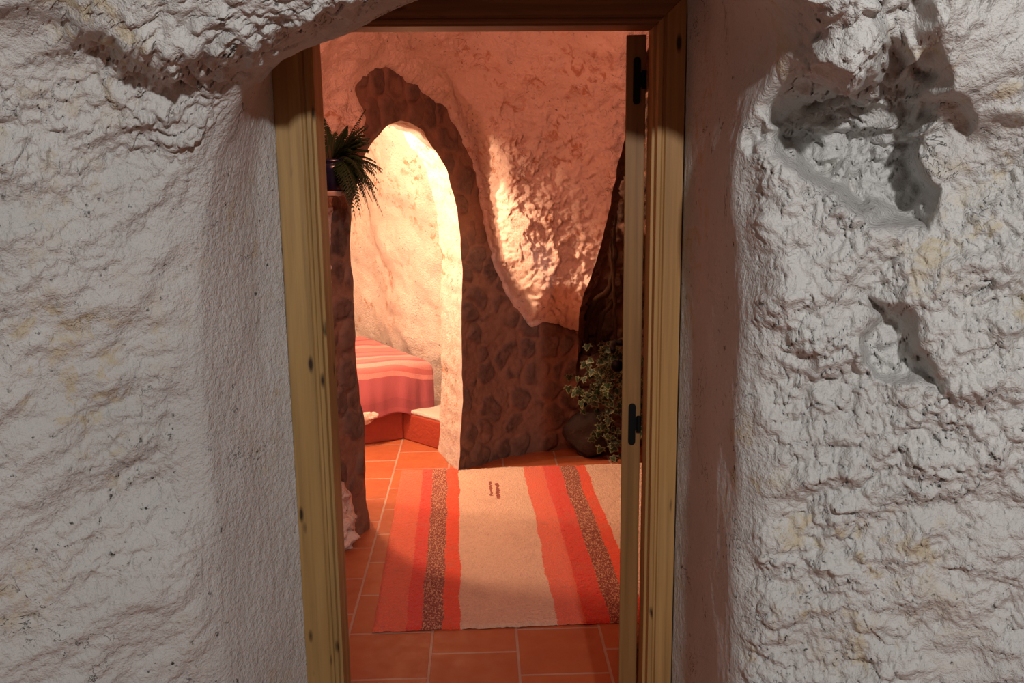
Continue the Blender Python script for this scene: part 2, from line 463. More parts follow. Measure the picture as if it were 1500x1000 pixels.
# door leaf, open inwards -------------------------------------
hx = Ri(1)[0] - .004; hy = doorY(hx) + .106
_r = ray(929, 520); leafdir = Vector((_r[0], _r[1], 0)).normalized()
dl = empty('door_1', (hx, hy, 0), -math.atan2(leafdir.x, leafdir.y)); tag(dl, kind='structure')
TH = .045; LW = .74; ztl = ztop_i - .006
bm = bmesh.new()
# leaf local: x from -TH..0, y 0..LW. rails, stiles and sunk panels on both faces
add_box(bm, -TH, 0, 0, .11, .012, ztl); add_box(bm, -TH, 0, LW - .11, LW, .012, ztl)
for z0, z1 in ((.012, .2), (.86, 1.0), (ztl - .13, ztl)): add_box(bm, -TH, 0, .11, LW - .11, z0, z1)
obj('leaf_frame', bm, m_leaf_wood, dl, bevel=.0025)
bm = bmesh.new()
for z0, z1 in ((.2, .86), (1.0, ztl - .13)): add_box(bm, -TH + .012, -.012, .11, LW - .11, z0, z1)
obj('leaf_panel', bm, m_leaf_wood, dl)
def hinge(zc):
    bm = bmesh.new()
    # plate with round ends let into the leaf edge
    hw, hh = .0085, .052
    ring = []
    for sgn in (1, -1):
        for k in range(9):
            a = PI * k / 8 if sgn > 0 else PI + PI * k / 8
            ring.append((hw * math.cos(a), zc + sgn * (hh - hw) + hw * math.sin(a)))
    f = [bm.verts.new((-.020 + x, -.004, z)) for x, z in ring]; b = [bm.verts.new((-.020 + x, .002, z)) for x, z in ring]
    bm.faces.new(f); bm.faces.new(b[::-1])
    for k in range(len(f)): bm.faces.new((f[k], f[(k + 1) % len(f)], b[(k + 1) % len(f)], b[k]))
    o = obj('hinge', bm, m_iron, dl)
    bm = bmesh.new()
    add_tube(bm, [(-.0035, -.007, zc - .018), (-.0035, -.007, zc + .022)], .0055, 12)
    add_box(bm, -.013, -.0035, -.006, -.002, zc - .014, zc + .018)
    obj('hinge_knuckle', bm, m_iron, o)
hinge(at_door(950, 118, .1)[2]); hinge(at_door(943, 622, .1)[2])
hz = 1.03
bm = bmesh.new()
add_box(bm, -TH - .004, -TH, LW - .085, LW - .045, hz - .11, hz + .07)
h = obj('handle_plate', bm, m_iron, dl, bevel=.002)
bm = bmesh.new()
add_tube(bm, [(-TH, LW - .065, hz + .02), (-TH - .034, LW - .065, hz + .02)], .009, 10)
add_tube(bm, [(-TH - .034, LW - .062, hz + .02), (-TH - .038, LW - .12, hz + .022), (-TH - .036, LW - .18, hz + .018)], [.010, .009, .008], 10)
obj('lever', bm, m_iron, h, smooth=True)
bm = bmesh.new()
add_tube(bm, [(-TH, LW - .065, hz - .05), (-TH - .028, LW - .065, hz - .05)], .004, 8)
bmesh.ops.create_uvsphere(bm, u_segments=16, v_segments=10, radius=.02, matrix=Matrix.Translation((-TH - .026, LW - .065, hz - .055)))
obj('turn_knob', bm, m_iron, h, smooth=True)

# ============================================================ ROOM: arch wall, stone facing, hanging plaster mass
path = np.array([(-1.06, 2.24), (-.98, 2.7), (-.86, 3.35), (-.80, 3.60), (-.655, 3.92), (-.47, 4.30), (-.275, 4.70), (-.10, 4.88), (.10, 5.00), (.36, 5.08), (.62, 5.06), (.95, 4.98)])
pth = chaikin(path, 2)
plen = np.concatenate([[0], np.cumsum(np.linalg.norm(np.diff(pth, axis=0), axis=1))])
def px_to_sz(px, py):
    d = ray(px, py); best = None
    for i in range(len(pth) - 1):
        a, b = pth[i], pth[i + 1]; e = b - a
        den = d[0] * e[1] - d[1] * e[0]
        if abs(den) < 1e-9: continue
        # CAM.xy + k d.xy = a + u e
        w = a - CAM[:2]
        k = (w[0] * e[1] - w[1] * e[0]) / den
        u = (w[0] * d[1] - w[1] * d[0]) / den
        if k > 0 and -.0001 <= u <= 1.0001:
            if best is None or k < best[0]: best = (k, plen[i] + u * (plen[i + 1] - plen[i]), CAM[2] + k * d[2])
    return None if best is None else (best[1], best[2])
def px_poly(pts):
    return [p for p in (px_to_sz(*q) for q in pts) if p]
def dense(pts, n=140): return [tuple(p) for p in resample(chaikin(np.array(pts, float), 2), n)]
arch_px = [(556, 1020), (543, 782), (536, 745), (534, 700), (533, 650), (531, 600), (525, 560), (521, 500), (519, 440), (517, 400), (516, 350), (515, 310), (521, 285), (526, 262), (538, 222), (552, 200), (572, 182), (588, 177), (608, 184), (628, 205), (648, 240), (662, 275), (670, 310), (674, 350), (675, 450), (676, 560), (674, 640), (672, 692), (670, 760)]
arch_sz = px_poly(dense(arch_px, 160))
arch_sz = [(arch_sz[0][0], -.2)] + arch_sz + [(arch_sz[-1][0], -.2)]
stone_px = [(484, 1020), (488, 800), (484, 650), (484, 560), (481, 430), (486, 330), (487, 290), (507, 240), (530, 205), (534, 170), (518, 130), (530, 112), (565, 97), (600, 122), (650, 156), (676, 205), (692, 240), (702, 290), (712, 345), (722, 390), (742, 430), (762, 460), (776, 482), (800, 470), (826, 478), (852, 488), (900, 470), (915, 700), (915, 800), (690, 800)]
stone_sz = px_poly([tuple(p) for p in resample(np.array(stone_px + stone_px[:1], float), 240)])
lump_sz = px_poly([(482, 700), (500, 706), (516, 725), (519, 750), (516, 785), (505, 815), (492, 850), (484, 900)])
right_px = [(868, 800), (862, 690), (850, 640), (846, 560), (848, 500), (848, 450), (866, 405), (884, 350), (897, 300), (908, 240), (922, 170), (936, 120), (958, 40), (985, -60), (1010, -160)]
right_sz = px_poly(dense(right_px, 100))
rz_ = np.array(right_sz); rz_ = rz_[np.argsort(rz_[:, 1])]
sR = lambda z: np.interp(z, rz_[:, 1], rz_[:, 0])

ST = .0075
ns = int(plen[-1] / ST); nz = int(2.62 / ST)
sv = np.linspace(0, plen[-1], ns); zv = np.linspace(-.02, 2.6, nz)
Sg, Zg = np.meshgrid(sv, zv, indexing='ij')
ragged = np.stack([Sg, Zg, 0 * Sg], -1)
wob2 = fbm(ragged, 9, 3, off=4) * .018
keep_arch = poly_sd(Sg, Zg, arch_sz)          # positive inside the opening
edge_w = fbm(ragged, 10, 2, off=9) * .010
inside = keep_arch + edge_w > 0
right_d = sR(Zg) - Sg + fbm(ragged, 10, 3, off=2) * .012    # positive = keep
XYb = np.stack([np.interp(Sg, plen, pth[:, 0]), np.interp(Sg, plen, pth[:, 1]), Zg], -1)
stone_d = poly_sd(Sg, Zg, stone_sz) + wob2 * .6 + fbm(ragged, 38, 2, off=91) * .009
lump_d = poly_sd(Sg, Zg, lump_sz) + wob2 * .5 if len(lump_sz) > 3 else -1 + 0 * Sg
stone_d = np.minimum(stone_d, -lump_d)
is_stone = stone_d > 0
# cobbles: jittered seeds -------------------------------------
def cobbles(Sg, Zg, sp, seed, drop=.0):
    r = np.random.default_rng(seed)
    i0, i1 = int(Sg.min() / sp) - 2, int(Sg.max() / sp) + 3; j0, j1 = int(Zg.min() / sp) - 2, int(Zg.max() / sp) + 3
    ni, nj = i1 - i0, j1 - j0
    jx = r.uniform(-.36, .36, (ni, nj)); jy = r.uniform(-.34, .34, (ni, nj)); tn = r.random((ni, nj)); sz = r.uniform(.78, 1.15, (ni, nj)); an = r.uniform(0, PI, (ni, nj)); ec = r.uniform(.8, 1.25, (ni, nj))
    ci = np.floor(Sg / sp).astype(int) - i0; cj = np.floor(Zg / sp).astype(int) - j0
    F1 = np.full(Sg.shape, 9.); F2 = np.full(Sg.shape, 9.); T = np.zeros(Sg.shape)
    for di in (-2, -1, 0, 1, 2):
        for dj in (-2, -1, 0, 1, 2):
            a = np.clip(ci + di, 0, ni - 1); b = np.clip(cj + dj, 0, nj - 1)
            x = Sg / sp - (a + i0 + .5 + jx[a, b] + (b % 2) * .3); y = Zg / sp - (b + j0 + .5 + jy[a, b])
            ca, sa = np.cos(an[a, b]), np.sin(an[a, b])
            u = (x * ca + y * sa) * ec[a, b]; v = (-x * sa + y * ca) / ec[a, b]
            d = (np.abs(u) ** 2.4 + np.abs(v) ** 2.4) ** (1 / 2.4) / sz[a, b]
            m = d < F1
            F2 = np.where(m, F1, np.minimum(F2, d)); T = np.where(m, tn[a, b], T); F1 = np.where(m, d, F1)
    return F1, F2, T
wS = Sg + fbm(ragged, 16, 2, off=1) * .012; wZ = Zg + fbm(ragged, 16, 2, off=6) * .012
F1, F2, TN = cobbles(wS, wZ, .135, 3)
gap = F2 - F1
smask = sstep(gap, .06, .20) * sstep(-F1, -.56, -.42) * sstep(fbm(ragged, 5, 2, off=77) + TN * .8, -.15, .25)
rimfade = sstep(-keep_arch, .0, .05)
cob_h = (smask ** .8 * .018 * (.4 + .9 * TN) + fbm(ragged, 22, 3, off=33) * .006) * (.15 + .85 * rimfade)
# plaster mass bulging into the room ---------------------------
pd = np.clip(-stone_d, 0, None)
sV0 = px_to_sz(700, 300)[0]
arch_top = px_to_sz(565, 98)
vmass = sstep(Sg, arch_top[0] + .05, sV0 + .22)
g = (.34 * sstep(pd, 0, .20) + .52 * np.clip((Sg - sV0) / .8, 0, 1) * sstep(pd, 0, .25)) * vmass + (.16 * sstep(pd, 0, .4)) * (1 - vmass) * sstep(Zg, 1.5, 2.2)
g += .30 * sstep(Zg, 1.75, 2.6) * sstep(pd, 0, .3)
g += (.016 * sstep(pd, 0, .012)) * (~is_stone)
lp = px_to_sz(812, 468)
g += .09 * np.exp(-(((Sg - lp[0]) / .07) ** 2 + ((Zg - lp[1]) / .08) ** 2))
pl = (fbm(XYb, 3, 2, off=12) * .05 + fbm(XYb, 9, 3, off=14) * .022) * sstep(pd, 0, .06)
wp = XYb + .02 * np.stack([fbm(XYb, 10, 2, off=k * 5.) for k in range(3)], -1)
lowfade = sstep(-Zg, -2.02, -1.70)
pop = ((np.abs(fbm(wp, 15, 3, off=3)) * 2 - .5) * .020 + (np.abs(noise3(wp * 36)) * 2.4 - .5) * .009) * (.15 + .85 * lowfade) * sstep(pd, 0, .05)
st = fbm(XYb, 3.2, 2, off=3) * .03 + fbm(XYb, 20, 3, off=21) * .006
tocam2 = CAM - XYb; tocam2 /= np.linalg.norm(tocam2, axis=-1, keepdims=True)
n2 = grid_normals(XYb); n2 *= np.sign(np.sum(n2 * tocam2, -1, keepdims=True))
amp = np.where(is_stone, st * .5 + cob_h, pl + pop + st * .3)
VW = XYb + n2 * amp[..., None] + tocam2 * g[..., None]
# pull the lump at the foot of the left pier a bit into the room
VW += n2 * (.03 * sstep(lump_d, -.01, .05))[..., None]
Fw = grid_faces(ns, nz)
vin = (inside | (right_d < 0)).ravel()
keepf = ~np.any(vin[Fw], axis=1)
Fk = Fw[keepf]
VWf = VW.reshape(-1, 3); stf = is_stone.ravel()
fs = stf[Fk].sum(1) >= 2
# boundary edges of the kept sheet --> thickness going back
ed = np.concatenate([Fk[:, [0, 1]], Fk[:, [1, 2]], Fk[:, [2, 3]], Fk[:, [3, 0]]])
key = np.sort(ed, 1); kk = key[:, 0].astype(np.int64) * (ns * nz) + key[:, 1]
uq, idx, cnt = np.unique(kk, return_index=True, return_counts=True)
be = ed[idx[cnt == 1]]
Sf = Sg.ravel(); Zf = Zg.ravel(); rdf = right_d.ravel(); kaf = keep_arch.ravel()
is_arch_e = (np.abs(kaf[be]).max(1) < .05) & (Zf[be].min(1) > -.05)
is_right_e = (np.abs(rdf[be]).max(1) < .05)
# smooth the stair-stepped rims by pulling them onto their neighbours
adj = {}
for a, b in be: adj.setdefault(a, []).append(b); adj.setdefault(b, []).append(a)
ids = np.array([k for k in adj if len(adj[k]) == 2]); nb = np.array([adj[k] for k in ids])
for _ in range(14):
    VWf[ids] = VWf[ids] * .4 + .3 * (VWf[nb[:, 0]] + VWf[nb[:, 1]])
ek = np.concatenate([fs] * 4); o1 = np.argsort(kk, kind='stable'); ks, es, fsx = kk[o1], ed[o1], ek[o1]
two = (ks[1:] == ks[:-1]) & (fsx[1:] != fsx[:-1]); seam = es[1:][two]
adj2 = {}
for a, b in seam: adj2.setdefault(a, []).append(b); adj2.setdefault(b, []).append(a)
ids2 = np.array([k for k in adj2 if len(adj2[k]) == 2]); nb2 = np.array([adj2[k] for k in ids2])
for _ in range(3): VWf[ids2] = VWf[ids2] * .4 + .3 * (VWf[nb2[:, 0]] + VWf[nb2[:, 1]])
attrs = {'stone': smask.ravel(), 'tone': TN.ravel()}
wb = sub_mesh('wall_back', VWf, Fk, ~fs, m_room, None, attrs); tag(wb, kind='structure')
so = sub_mesh('stone_facing', VWf, Fk, fs, m_stone, wb, attrs)
def rim(name, edges, vec_fn, mat, parent, steps=24, amp=.006, roll=.03, a2=True):
    vs = np.unique(edges); mp = {v: i for i, v in enumerate(vs)}
    n = len(vs); L = []
    P0 = VWf[vs]; Vv = vec_fn(P0)
    for k in range(steps + 1):
        P = P0 + Vv * (k / steps)
        if k: P = P + np.stack([fbm(P, 12, 3, off=c * 3. + 1) for c in range(3)], -1) * amp * min(1, k / 4) 
        L.append(P)
    L = np.concatenate(L); F = []
    e = np.array([[mp[a], mp[b]] for a, b in edges])
    for k in range(steps):
        F.append(np.stack([e[:, 0] + k * n, e[:, 1] + k * n, e[:, 1] + (k + 1) * n, e[:, 0] + (k + 1) * n], 1))
    F = np.concatenate(F)
    return mesh_np(name, L, F, mat, parent, True, {'stone': np.full(len(L), .6), 'tone': np.full(len(L), .3)})
def arch_vec(P): return np.tile(np.array([-.135, .38, 0.0]), (len(P), 1))
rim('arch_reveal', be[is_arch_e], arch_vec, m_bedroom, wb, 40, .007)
def right_vec(P): return np.stack([.10 + 0 * P[:, 0], .60 + 0 * P[:, 0], 0 * P[:, 0]], 1)
rim('mass_side', be[is_right_e & ~is_arch_e], right_vec, m_stone, wb, 30, .03)

# bedroom shell ------------------------------------------------
def shell(name, pts, z0, z1, st, mat, lean=0.0, amp=(.05, .012, .004), centre=(0, 0), parent=None, cob=0, soft=2, leanz=1.1):
    p = chaikin(np.array(pts, float), soft); L = np.linalg.norm(np.diff(p, axis=0), axis=1).sum()
    n = max(4, int(L / st)); p = resample(p, n); m = max(4, int((z1 - z0) / st)); z = np.linspace(z0, z1, m)
    P = np.empty((n, m, 3)); P[..., 0] = p[:, None, 0]; P[..., 1] = p[:, None, 1]; P[..., 2] = z[None, :]
    c = np.array([centre[0], centre[1], 0]); d = c - P; d[..., 2] = 0; d /= np.linalg.norm(d, axis=-1, keepdims=True)
    nn = grid_normals(P); nn *= np.sign(np.sum(nn * d, -1, keepdims=True))
    w = fbm(P, 2.5, 2, off=40) * amp[0] + fbm(P, 9, 3, off=41) * amp[1] + (1 - 2 * np.abs(fbm(P, 22, 2, off=43))) * amp[2]
    attrs = None
    if cob:
        s = np.linspace(0, L, n)[:, None] + 0 * P[..., 0]
        f1, f2, tn = cobbles(s + fbm(P, 16, 2) * .01, P[..., 2] + fbm(P, 16, 2, off=5) * .01, cob, 8)
        sm = sstep(f2 - f1, .08, .26) * sstep(-f1, -.62, -.46)
        w = w + sm ** .7 * .03 * (.4 + .9 * tn); attrs = {'stone': sm, 'tone': tn * .6}
    P = P + nn * w[..., None] + d * (lean * sstep(P[..., 2], leanz, z1 + .2))[..., None]
    return mesh_np(name, P, grid_faces(n, m), mat, parent, True, attrs)
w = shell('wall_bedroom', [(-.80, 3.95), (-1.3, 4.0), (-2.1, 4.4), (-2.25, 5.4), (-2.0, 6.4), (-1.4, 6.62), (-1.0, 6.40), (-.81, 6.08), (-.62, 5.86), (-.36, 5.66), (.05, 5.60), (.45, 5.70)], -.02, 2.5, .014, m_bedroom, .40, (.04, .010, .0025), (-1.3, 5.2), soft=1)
tag(w, kind='structure')
w_right = w = shell('wall_right', [(.30, 5.45), (.55, 5.62), (.95, 5.66), (1.35, 5.4), (1.5, 4.8), (1.5, 3.6), (1.5, 2.1)], -.02, 2.6, .014, m_stone, .0, (.05, .02, .01), (.6, 4.0), cob=.14)
tag(w, kind='structure')
w = shell('wall_left', [(-1.05, 2.10), (-1.10, 2.26), (-1.02, 2.36)], -.02, 2.6, .02, m_room, 0, centre=(0, 3), parent=None); tag(w, kind='structure')

# ceiling and floor --------------------------------------------
def sheet(name, x0, x1, y0, y1, z, st, mat, fn=None):
    n, m = max(2, int((x1 - x0) / st)), max(2, int((y1 - y0) / st))
    X, Y = np.meshgrid(np.linspace(x0, x1, n), np.linspace(y0, y1, m), indexing='ij')
    P = np.stack([X, Y, z + (fn(X, Y) if fn else 0 * X)], -1)
    return mesh_np(name, P, grid_faces(n, m), mat)
def cfn(X, Y):
    P = np.stack([X, Y, 0 * X], -1); return fbm(P, 2.5, 3, off=50) * .05
c = sheet('ceiling', -2.6, 1.9, 2.14, 6.9, 2.44, .03, m_room, cfn); tag(c, kind='structure')
bm = bmesh.new(); add_box(bm, -2.8, 2.2, -2.2, 7.0, -.08, 0)
f = obj('floor', bm, m_floor); tag(f, kind='structure')

# pale mortar fillet where the stone meets the tiles
def fillet(name, pts, r=.02, h=.018, mat=m_room):
    p = resample(chaikin(np.array(pts, float), 1), 80); m = 7; P = np.zeros((80, m, 3))
    t = np.gradient(p, axis=0); t /= np.linalg.norm(t, axis=1)[:, None]; nn = np.stack([t[:, 1], -t[:, 0]], 1)
    for k in range(m):
        a = PI * k / (m - 1); P[:, k, :2] = p + nn * (math.cos(a) * r)[...] if False else p + nn * (math.cos(a) * r)
        P[:, k, 2] = math.sin(a) * h - .002
    P += np.stack([fbm(P, 20, 3, off=q) for q in (1., 2., 3.)], -1) * .008
    return mesh_np(name, P, grid_faces(80, m), mat)

# ============================================================ BEDROOM: built-in bed
m_spread = None
def spread_mat():
    t = NT('striped_bedspread'); a = t.attr('across')   # metres from the back edge towards the hem
    n = t.noise(t.coord(), 8, 2)
    x = t.math('ADD', a, t.math('MULTIPLY', t.math('SUBTRACT', n, .5), .012))
    x = t.gray(x, 0, 1.5)
    co, ma, li, dk = (.50, .15, .14), (.34, .09, .105), (.62, .26, .23), (.27, .07, .09)
    st_ = [(0, co), (.10, dk), (.125, co), (.22, ma), (.25, li), (.30, co), (.38, dk), (.40, co), (.46, ma), (.49, li), (.53, co), (.575, ma), (.60, li), (.63, co), (.655, li), (.675, ma), (.76, (.29, .075, .09)), (.80, ma), (1, ma)]
    c = t.ramp(x, st_, 'CONSTANT')
    v = t.coord(sc=(1, 1, 1))
    c = t.mix(t.gray(t.noise(v, 120, 3), .35, .7, 0, .3), c, tuple(z * .7 for z in co))
    t.b.inputs['Sheen Weight'].default_value = .15
    return t.out(c, .9, t.bump(t.noise(v, 220, 2), .002, .6), .1)
m_spread = spread_mat()
# bed frame of reference: front edge along the base line
fA = atZ(592, 643, 0); fB = atZ(535, 651, 0)
ex = np.array([fA[0] - fB[0], fA[1] - fB[1], 0]); ex /= np.linalg.norm(ex)      # towards the right
ey = np.array([-ex[1], ex[0], 0])                                              # towards the back
corner = np.array([fA[0], fA[1], 0])
def bed(u, v, z): return corner + ex * u + ey * v + np.array([0, 0, z])
def prism(bm, poly, z0, z1, n=1):
    b = [bm.verts.new((p[0], p[1], z0)) for p in poly]; t_ = [bm.verts.new((p[0], p[1], z1)) for p in poly]
    bm.faces.new(b[::-1]); bm.faces.new(t_)
    for k in range(len(poly)): bm.faces.new((b[k], b[(k + 1) % len(poly)], t_[(k + 1) % len(poly)], t_[k]))
bm = bmesh.new()
bp = [bed(-1.15, 0, 0), bed(0, 0, 0), bed(.0, 1.1, 0), bed(-1.15, 1.0, 0)]
prism(bm, bp, 0, .455)
bo = obj('bed_base', bm, m_redpaint, bevel=.01); tag(bo, 'red painted masonry bed base under the pink striped bedspread', 'bed base')
# plaster ledge beside the bed
q0 = atZ(592, 643, 0); q1 = atZ(648, 660, 0)
bm = bmesh.new(); prism(bm, [q0, q1, (q1[0] + .06, q1[1] + .35, 0), bed(.01, .45, 0)], 0, .165)
pl_ = obj('plinth', bm, m_redpaint, bo, bevel=.008)
bm = bmesh.new(); prism(bm, [q0 + np.array([0, .002, 0]), q1 + np.array([0, .004, 0]), (q1[0] + .06, q1[1] + .35, 0), bed(.01, .45, 0)], .165, .19)
o = obj('plinth_top', bm, m_bedroom, pl_, bevel=.01); o['label'] = 'pale whitewashed ledge top'
# mattress block + bedspread (one draped sheet)
U0, U1, VB, H = -1.15, .17, .92, .475
na, nb_ = 170, 150
BL = VB + .04; HANG = .275
a_ = np.linspace(0, (U1 - U0) + .26, na); b_ = np.linspace(0, BL + HANG, nb_)
Ag, Bg = np.meshgrid(a_, b_, indexing='ij')
def drape(dist, edge, r=.05):
    """distance along the cloth -> (horizontal, drop)"""
    x = dist - (edge - r); arc = r * PI / 2
    hor = np.where(x < 0, dist, np.where(x < arc, edge - r + r * np.sin(np.clip(x, 0, arc) / r), edge))
    dr = np.where(x < 0, 0, np.where(x < arc, r * (1 - np.cos(np.clip(x, 0, arc) / r)), r + x - arc))
    return hor, dr
W_ = U1 - U0
# rounded right corner: the front edge pulls back near it
ha, da = drape(Ag, W_, .07)
cornerpull = .05 * sstep(Ag, W_ - .25, W_)
hb, db = drape(Bg + cornerpull, BL, .045)
U = U0 + ha; Vv = VB - hb
Z = H - np.maximum(da, db) - .012 * sstep(Bg, 0, .1) * 0
P = corner[None, None] + ex * U[..., None] + ey * Vv[..., None]; P[..., 2] = Z
taper = .11 * (Vv / VB)                       # bed narrows towards the back on the right
P -= ex * (taper * sstep(Ag, 0, W_))[..., None]
hang = sstep(db, .02, .2)
fold = (fbm(np.stack([U * 1.0, 0 * U, 0 * U + .3], -1), 9, 2) * .022 + .004) * hang
P -= ey * (fold + .012 * hang)[..., None]
P[..., 2] += fbm(P, 5, 2, off=9) * .006 + hang * fbm(np.stack([U, 0 * U, 0 * U], -1), 5, 2) * .02 - hang * .03 * sstep(-U, .0, .4)
sp_ = mesh_np('bedspread', P, grid_faces(na, nb_), m_spread, None, True, {'across': Bg})
md = sp_.modifiers.new('thick', 'SOLIDIFY'); md.thickness = .004
tag(sp_, 'pink and mauve striped woven bedspread draped over the built-in bed', 'bedspread')
# rough unpainted plaster peeping below the hem at the left
bm = bmesh.new(); bmesh.ops.create_icosphere(bm, subdivisions=4, radius=1)
for v in bm.verts:
    p = np.array(v.co); r = 1 + .25 * float(noise3(p * 2.1 + 3)) + .12 * float(noise3(p * 6 + 3))
    v.co = Vector(p * r * np.array([.16, .05, .055]))
o = obj('plaster_lump', bm, m_room, bo, smooth=True); o.location = Vector(bed(-.33, -.005, .185)); o['label'] = 'rough pale plaster patch'

# ============================================================ RUG
pA = atZ(545, 927, 0); pB = atZ(588, 691, 0); pC = atZ(820, 921, 0)
ry = pB - pA; RL = np.linalg.norm(ry); ry /= RL
rx = np.array([ry[1], -ry[0], 0]); RW = 1.75
def rugx(px, py): return float(np.dot(atZ(px, py, .012) - pA, rx))
stops = [0.0]
far = [614, 633, 655, 673, 765, 796, 818, 843, 859]; near = [597, 616, 647, 673, 820, 861, 901, 949, 978]
bd = [(.5 * rugx(a, 691) + .5 * rugx(b, 925)) if b < 925 else rugx(a, 691) for a, b in zip(far, near)]
def rug_mat():
    t = NT('woven_rug'); v = t.coord(); sep = t.n.new('ShaderNodeSeparateXYZ'); t.l.new(v, sep.inputs[0])
    x = sep.outputs[0]
    wv = t.math('ADD', t.math('MULTIPLY', t.math('SUBTRACT', t.noise(v, 3.5, 2), .5), .035), t.math('MULTIPLY', t.math('SUBTRACT', t.noise(v, 75, 2), .5), .016))
    xx = t.math('DIVIDE', t.math('ADD', x, wv), RW)
    coral, red, mott, red2, cream = (.80, .155, .082), (.76, .058, .04), (0, 0, 0), (.86, .08, .025), (.76, .54, .39)
    seq = [coral, red, mott, red2, cream, coral, red, mott, red2, cream]
    pos = [0] + [b / RW for b in bd]
    tail = pos[-1] + (pos[5] - pos[4]); k = pos[5]
    extra = [(tail, coral), (tail + .045, red), (tail + .085, red2), (tail + .12, cream)]
    c = t.ramp(xx, list(zip(pos, seq)) + [(p, cc) for p, cc in extra if p < 1], 'CONSTANT')
    # masked flecks
    mk = t.ramp(xx, [(0, (0, 0, 0)), (pos[2], (1, 1, 1)), (pos[3], (0, 0, 0)), (pos[7], (1, 1, 1)), (pos[8], (0, 0, 0))], 'CONSTANT')
    vf = t.coord(rot=(0, 0, .5), sc=(1, .45, 1))
    fl = t.noise(vf, 190, 2)
    fc = t.ramp(fl, [(0, (.13, .022, .018)), (.52, (.24, .04, .03)), (.56, (.52, .27, .15)), (.64, (.68, .42, .26))])
    c = t.mix(mk, c, fc)
    # weft variation, grime
    c = t.mix(t.gray(t.noise(v, 90, 3), .35, .75, 0, .35), c, (.52, .22, .14))
    c = t.mix(t.gray(t.noise(v, 6, 5, .7), .52, .75, 0, .35), c, (.40, .20, .13))
    # two short woven strokes
    y = sep.outputs[1]
    for (px, py0, py1, w) in ((719, 700, 731, .006), (729, 704, 734, .009)):
        p0 = atZ(px, (py0 + py1) / 2, .012) - pA; cx = float(np.dot(p0, rx)); cy = float(np.dot(p0, ry))
        dx = t.math('ABSOLUTE', t.math('SUBTRACT', t.math('ADD', x, t.math('MULTIPLY', t.math('SUBTRACT', t.noise(v, 60, 2), .5), .03)), cx))
        dy = t.math('ABSOLUTE', t.math('SUBTRACT', y, cy))
        mm = t.math('MULTIPLY', t.math('LESS_THAN', dx, w), t.math('LESS_THAN', dy, .11))
        c = t.mix(mm, c, (.30, .07, .04))
    t.b.inputs['Sheen Weight'].default_value = .2
    h = t.math('ADD', t.noise(v, 160, 3), t.math('MULTIPLY', t.noise(v, 60, 2), .6))
    return t.out(c, .95, t.bump(h, .010, 1.0), .05)
m_rug = rug_mat()
n, m = int(RW / .007), int(RL / .007)
X, Y = np.meshgrid(np.linspace(0, RW, n), np.linspace(0, RL, m), indexing='ij')
P = np.stack([X, Y, 0 * X], -1)
ed_ = np.minimum(np.minimum(X, RW - X), np.minimum(Y, RL - Y))
P[..., 2] = .001 + .013 * sstep(ed_, -.004, .012) + fbm(P, 60, 2) * .0034 + fbm(P, 5, 2, off=3) * .002
P[..., 0] += fbm(P, 7, 2, off=1) * .006 * sstep(-X, -.2, 0); P[..., 1] += fbm(P, 6, 3, off=2) * .012 * (sstep(-Y, -.3, 0) + sstep(Y, RL - .3, RL))
rug = mesh_np('rug', P, grid_faces(n, m), m_rug)
rug.location = (pA[0], pA[1], 0.0); rug.rotation_euler = (0, 0, math.atan2(rx[1], rx[0]))
tag(rug, 'thick woven rug with red, orange, flecked and cream stripes on the terracotta tiles', 'rug')

# ============================================================ FERN in wall pot
pc = atY(481, 258, 3.42)
pc[0] += .01; fern = empty('potted_fern', tuple(pc)); tag(fern, 'dark green fern in a blue glazed pot on the wall left of the arch', 'potted plant')
bm = bmesh.new()
add_lathe(bm, [(.010, -.075), (.034, -.070), (.058, -.052), (.076, -.02), (.084, .02), (.085, .055), (.076, .055), (.070, .03)], seg=36)
pot = obj('pot', bm, m_pot, fern, smooth=True)
bm = bmesh.new(); add_lathe(bm, [(.0845, -.002 + .05), (.0895, .052), (.0895, .060), (.078, .062), (.076, .052)], seg=36)
obj('pot_rim', bm, m_pot, pot, smooth=True)
bm = bmesh.new(); add_lathe(bm, [(.036, -.0705), (.048, -.0665), (.0595, -.0535), (.0600, -.0515), (.0620, -.0540), (.050, -.0690)], seg=36)
o = obj('pot_base_band', bm, m_potrim, pot, smooth=True); o['label'] = 'cream glazed band'
bm = bmesh.new(); add_lathe(bm, [(.002, .045), (.072, .047)], seg=24); obj('soil', bm, m_stem, fern)
def frond(bm, stem_bm, az, L, rise, droop):
    n = 26; pts = []
    d = Vector((math.cos(az), math.sin(az), 0))
    for i in range(n + 1):
        t = i / n
        r = L * (t - .12 * t * t * droop); z = .05 + rise * L * t - droop * L * t * t
        pts.append(Vector((d.x * (.02 + r), d.y * (.02 + r), z)))
    add_tube(stem_bm, pts, [.0018 * (1 - .7 * i / n) for i in range(n + 1)], 5)
    side = d.cross(Vector((0, 0, 1)))
    for i in range(3, n + 1):
        t = i / n; wl = .036 * math.sin(PI * min(1, (t * .85 + .16))) ** .8 * (L / .2)
        tang = (pts[min(i + 1, n)] - pts[i - 1]).normalized()
        for sgn in (-1, 1):
            ld = (side * sgn + tang * .35 + Vector((0, 0, random.uniform(-.25, .1)))).normalized()
            up_ = ld.cross(tang).normalized()
            k = 6; prev = None
            wdt = .0036
            for j in range(k + 1):
                q = j / k; c_ = pts[i] + ld * wl * q - Vector((0, 0, 1)) * .008 * q * q
                ww = wdt * (1 - q) ** .6 * (1.25 if j % 2 else .65)
                a = bm.verts.new(c_ + tang * ww); b = bm.verts.new(c_ - tang * ww)
                if prev: bm.faces.new((prev[0], a, b, prev[1]))
                prev = (a, b)
bm = bmesh.new(); sb = bmesh.new()
random.seed(12)
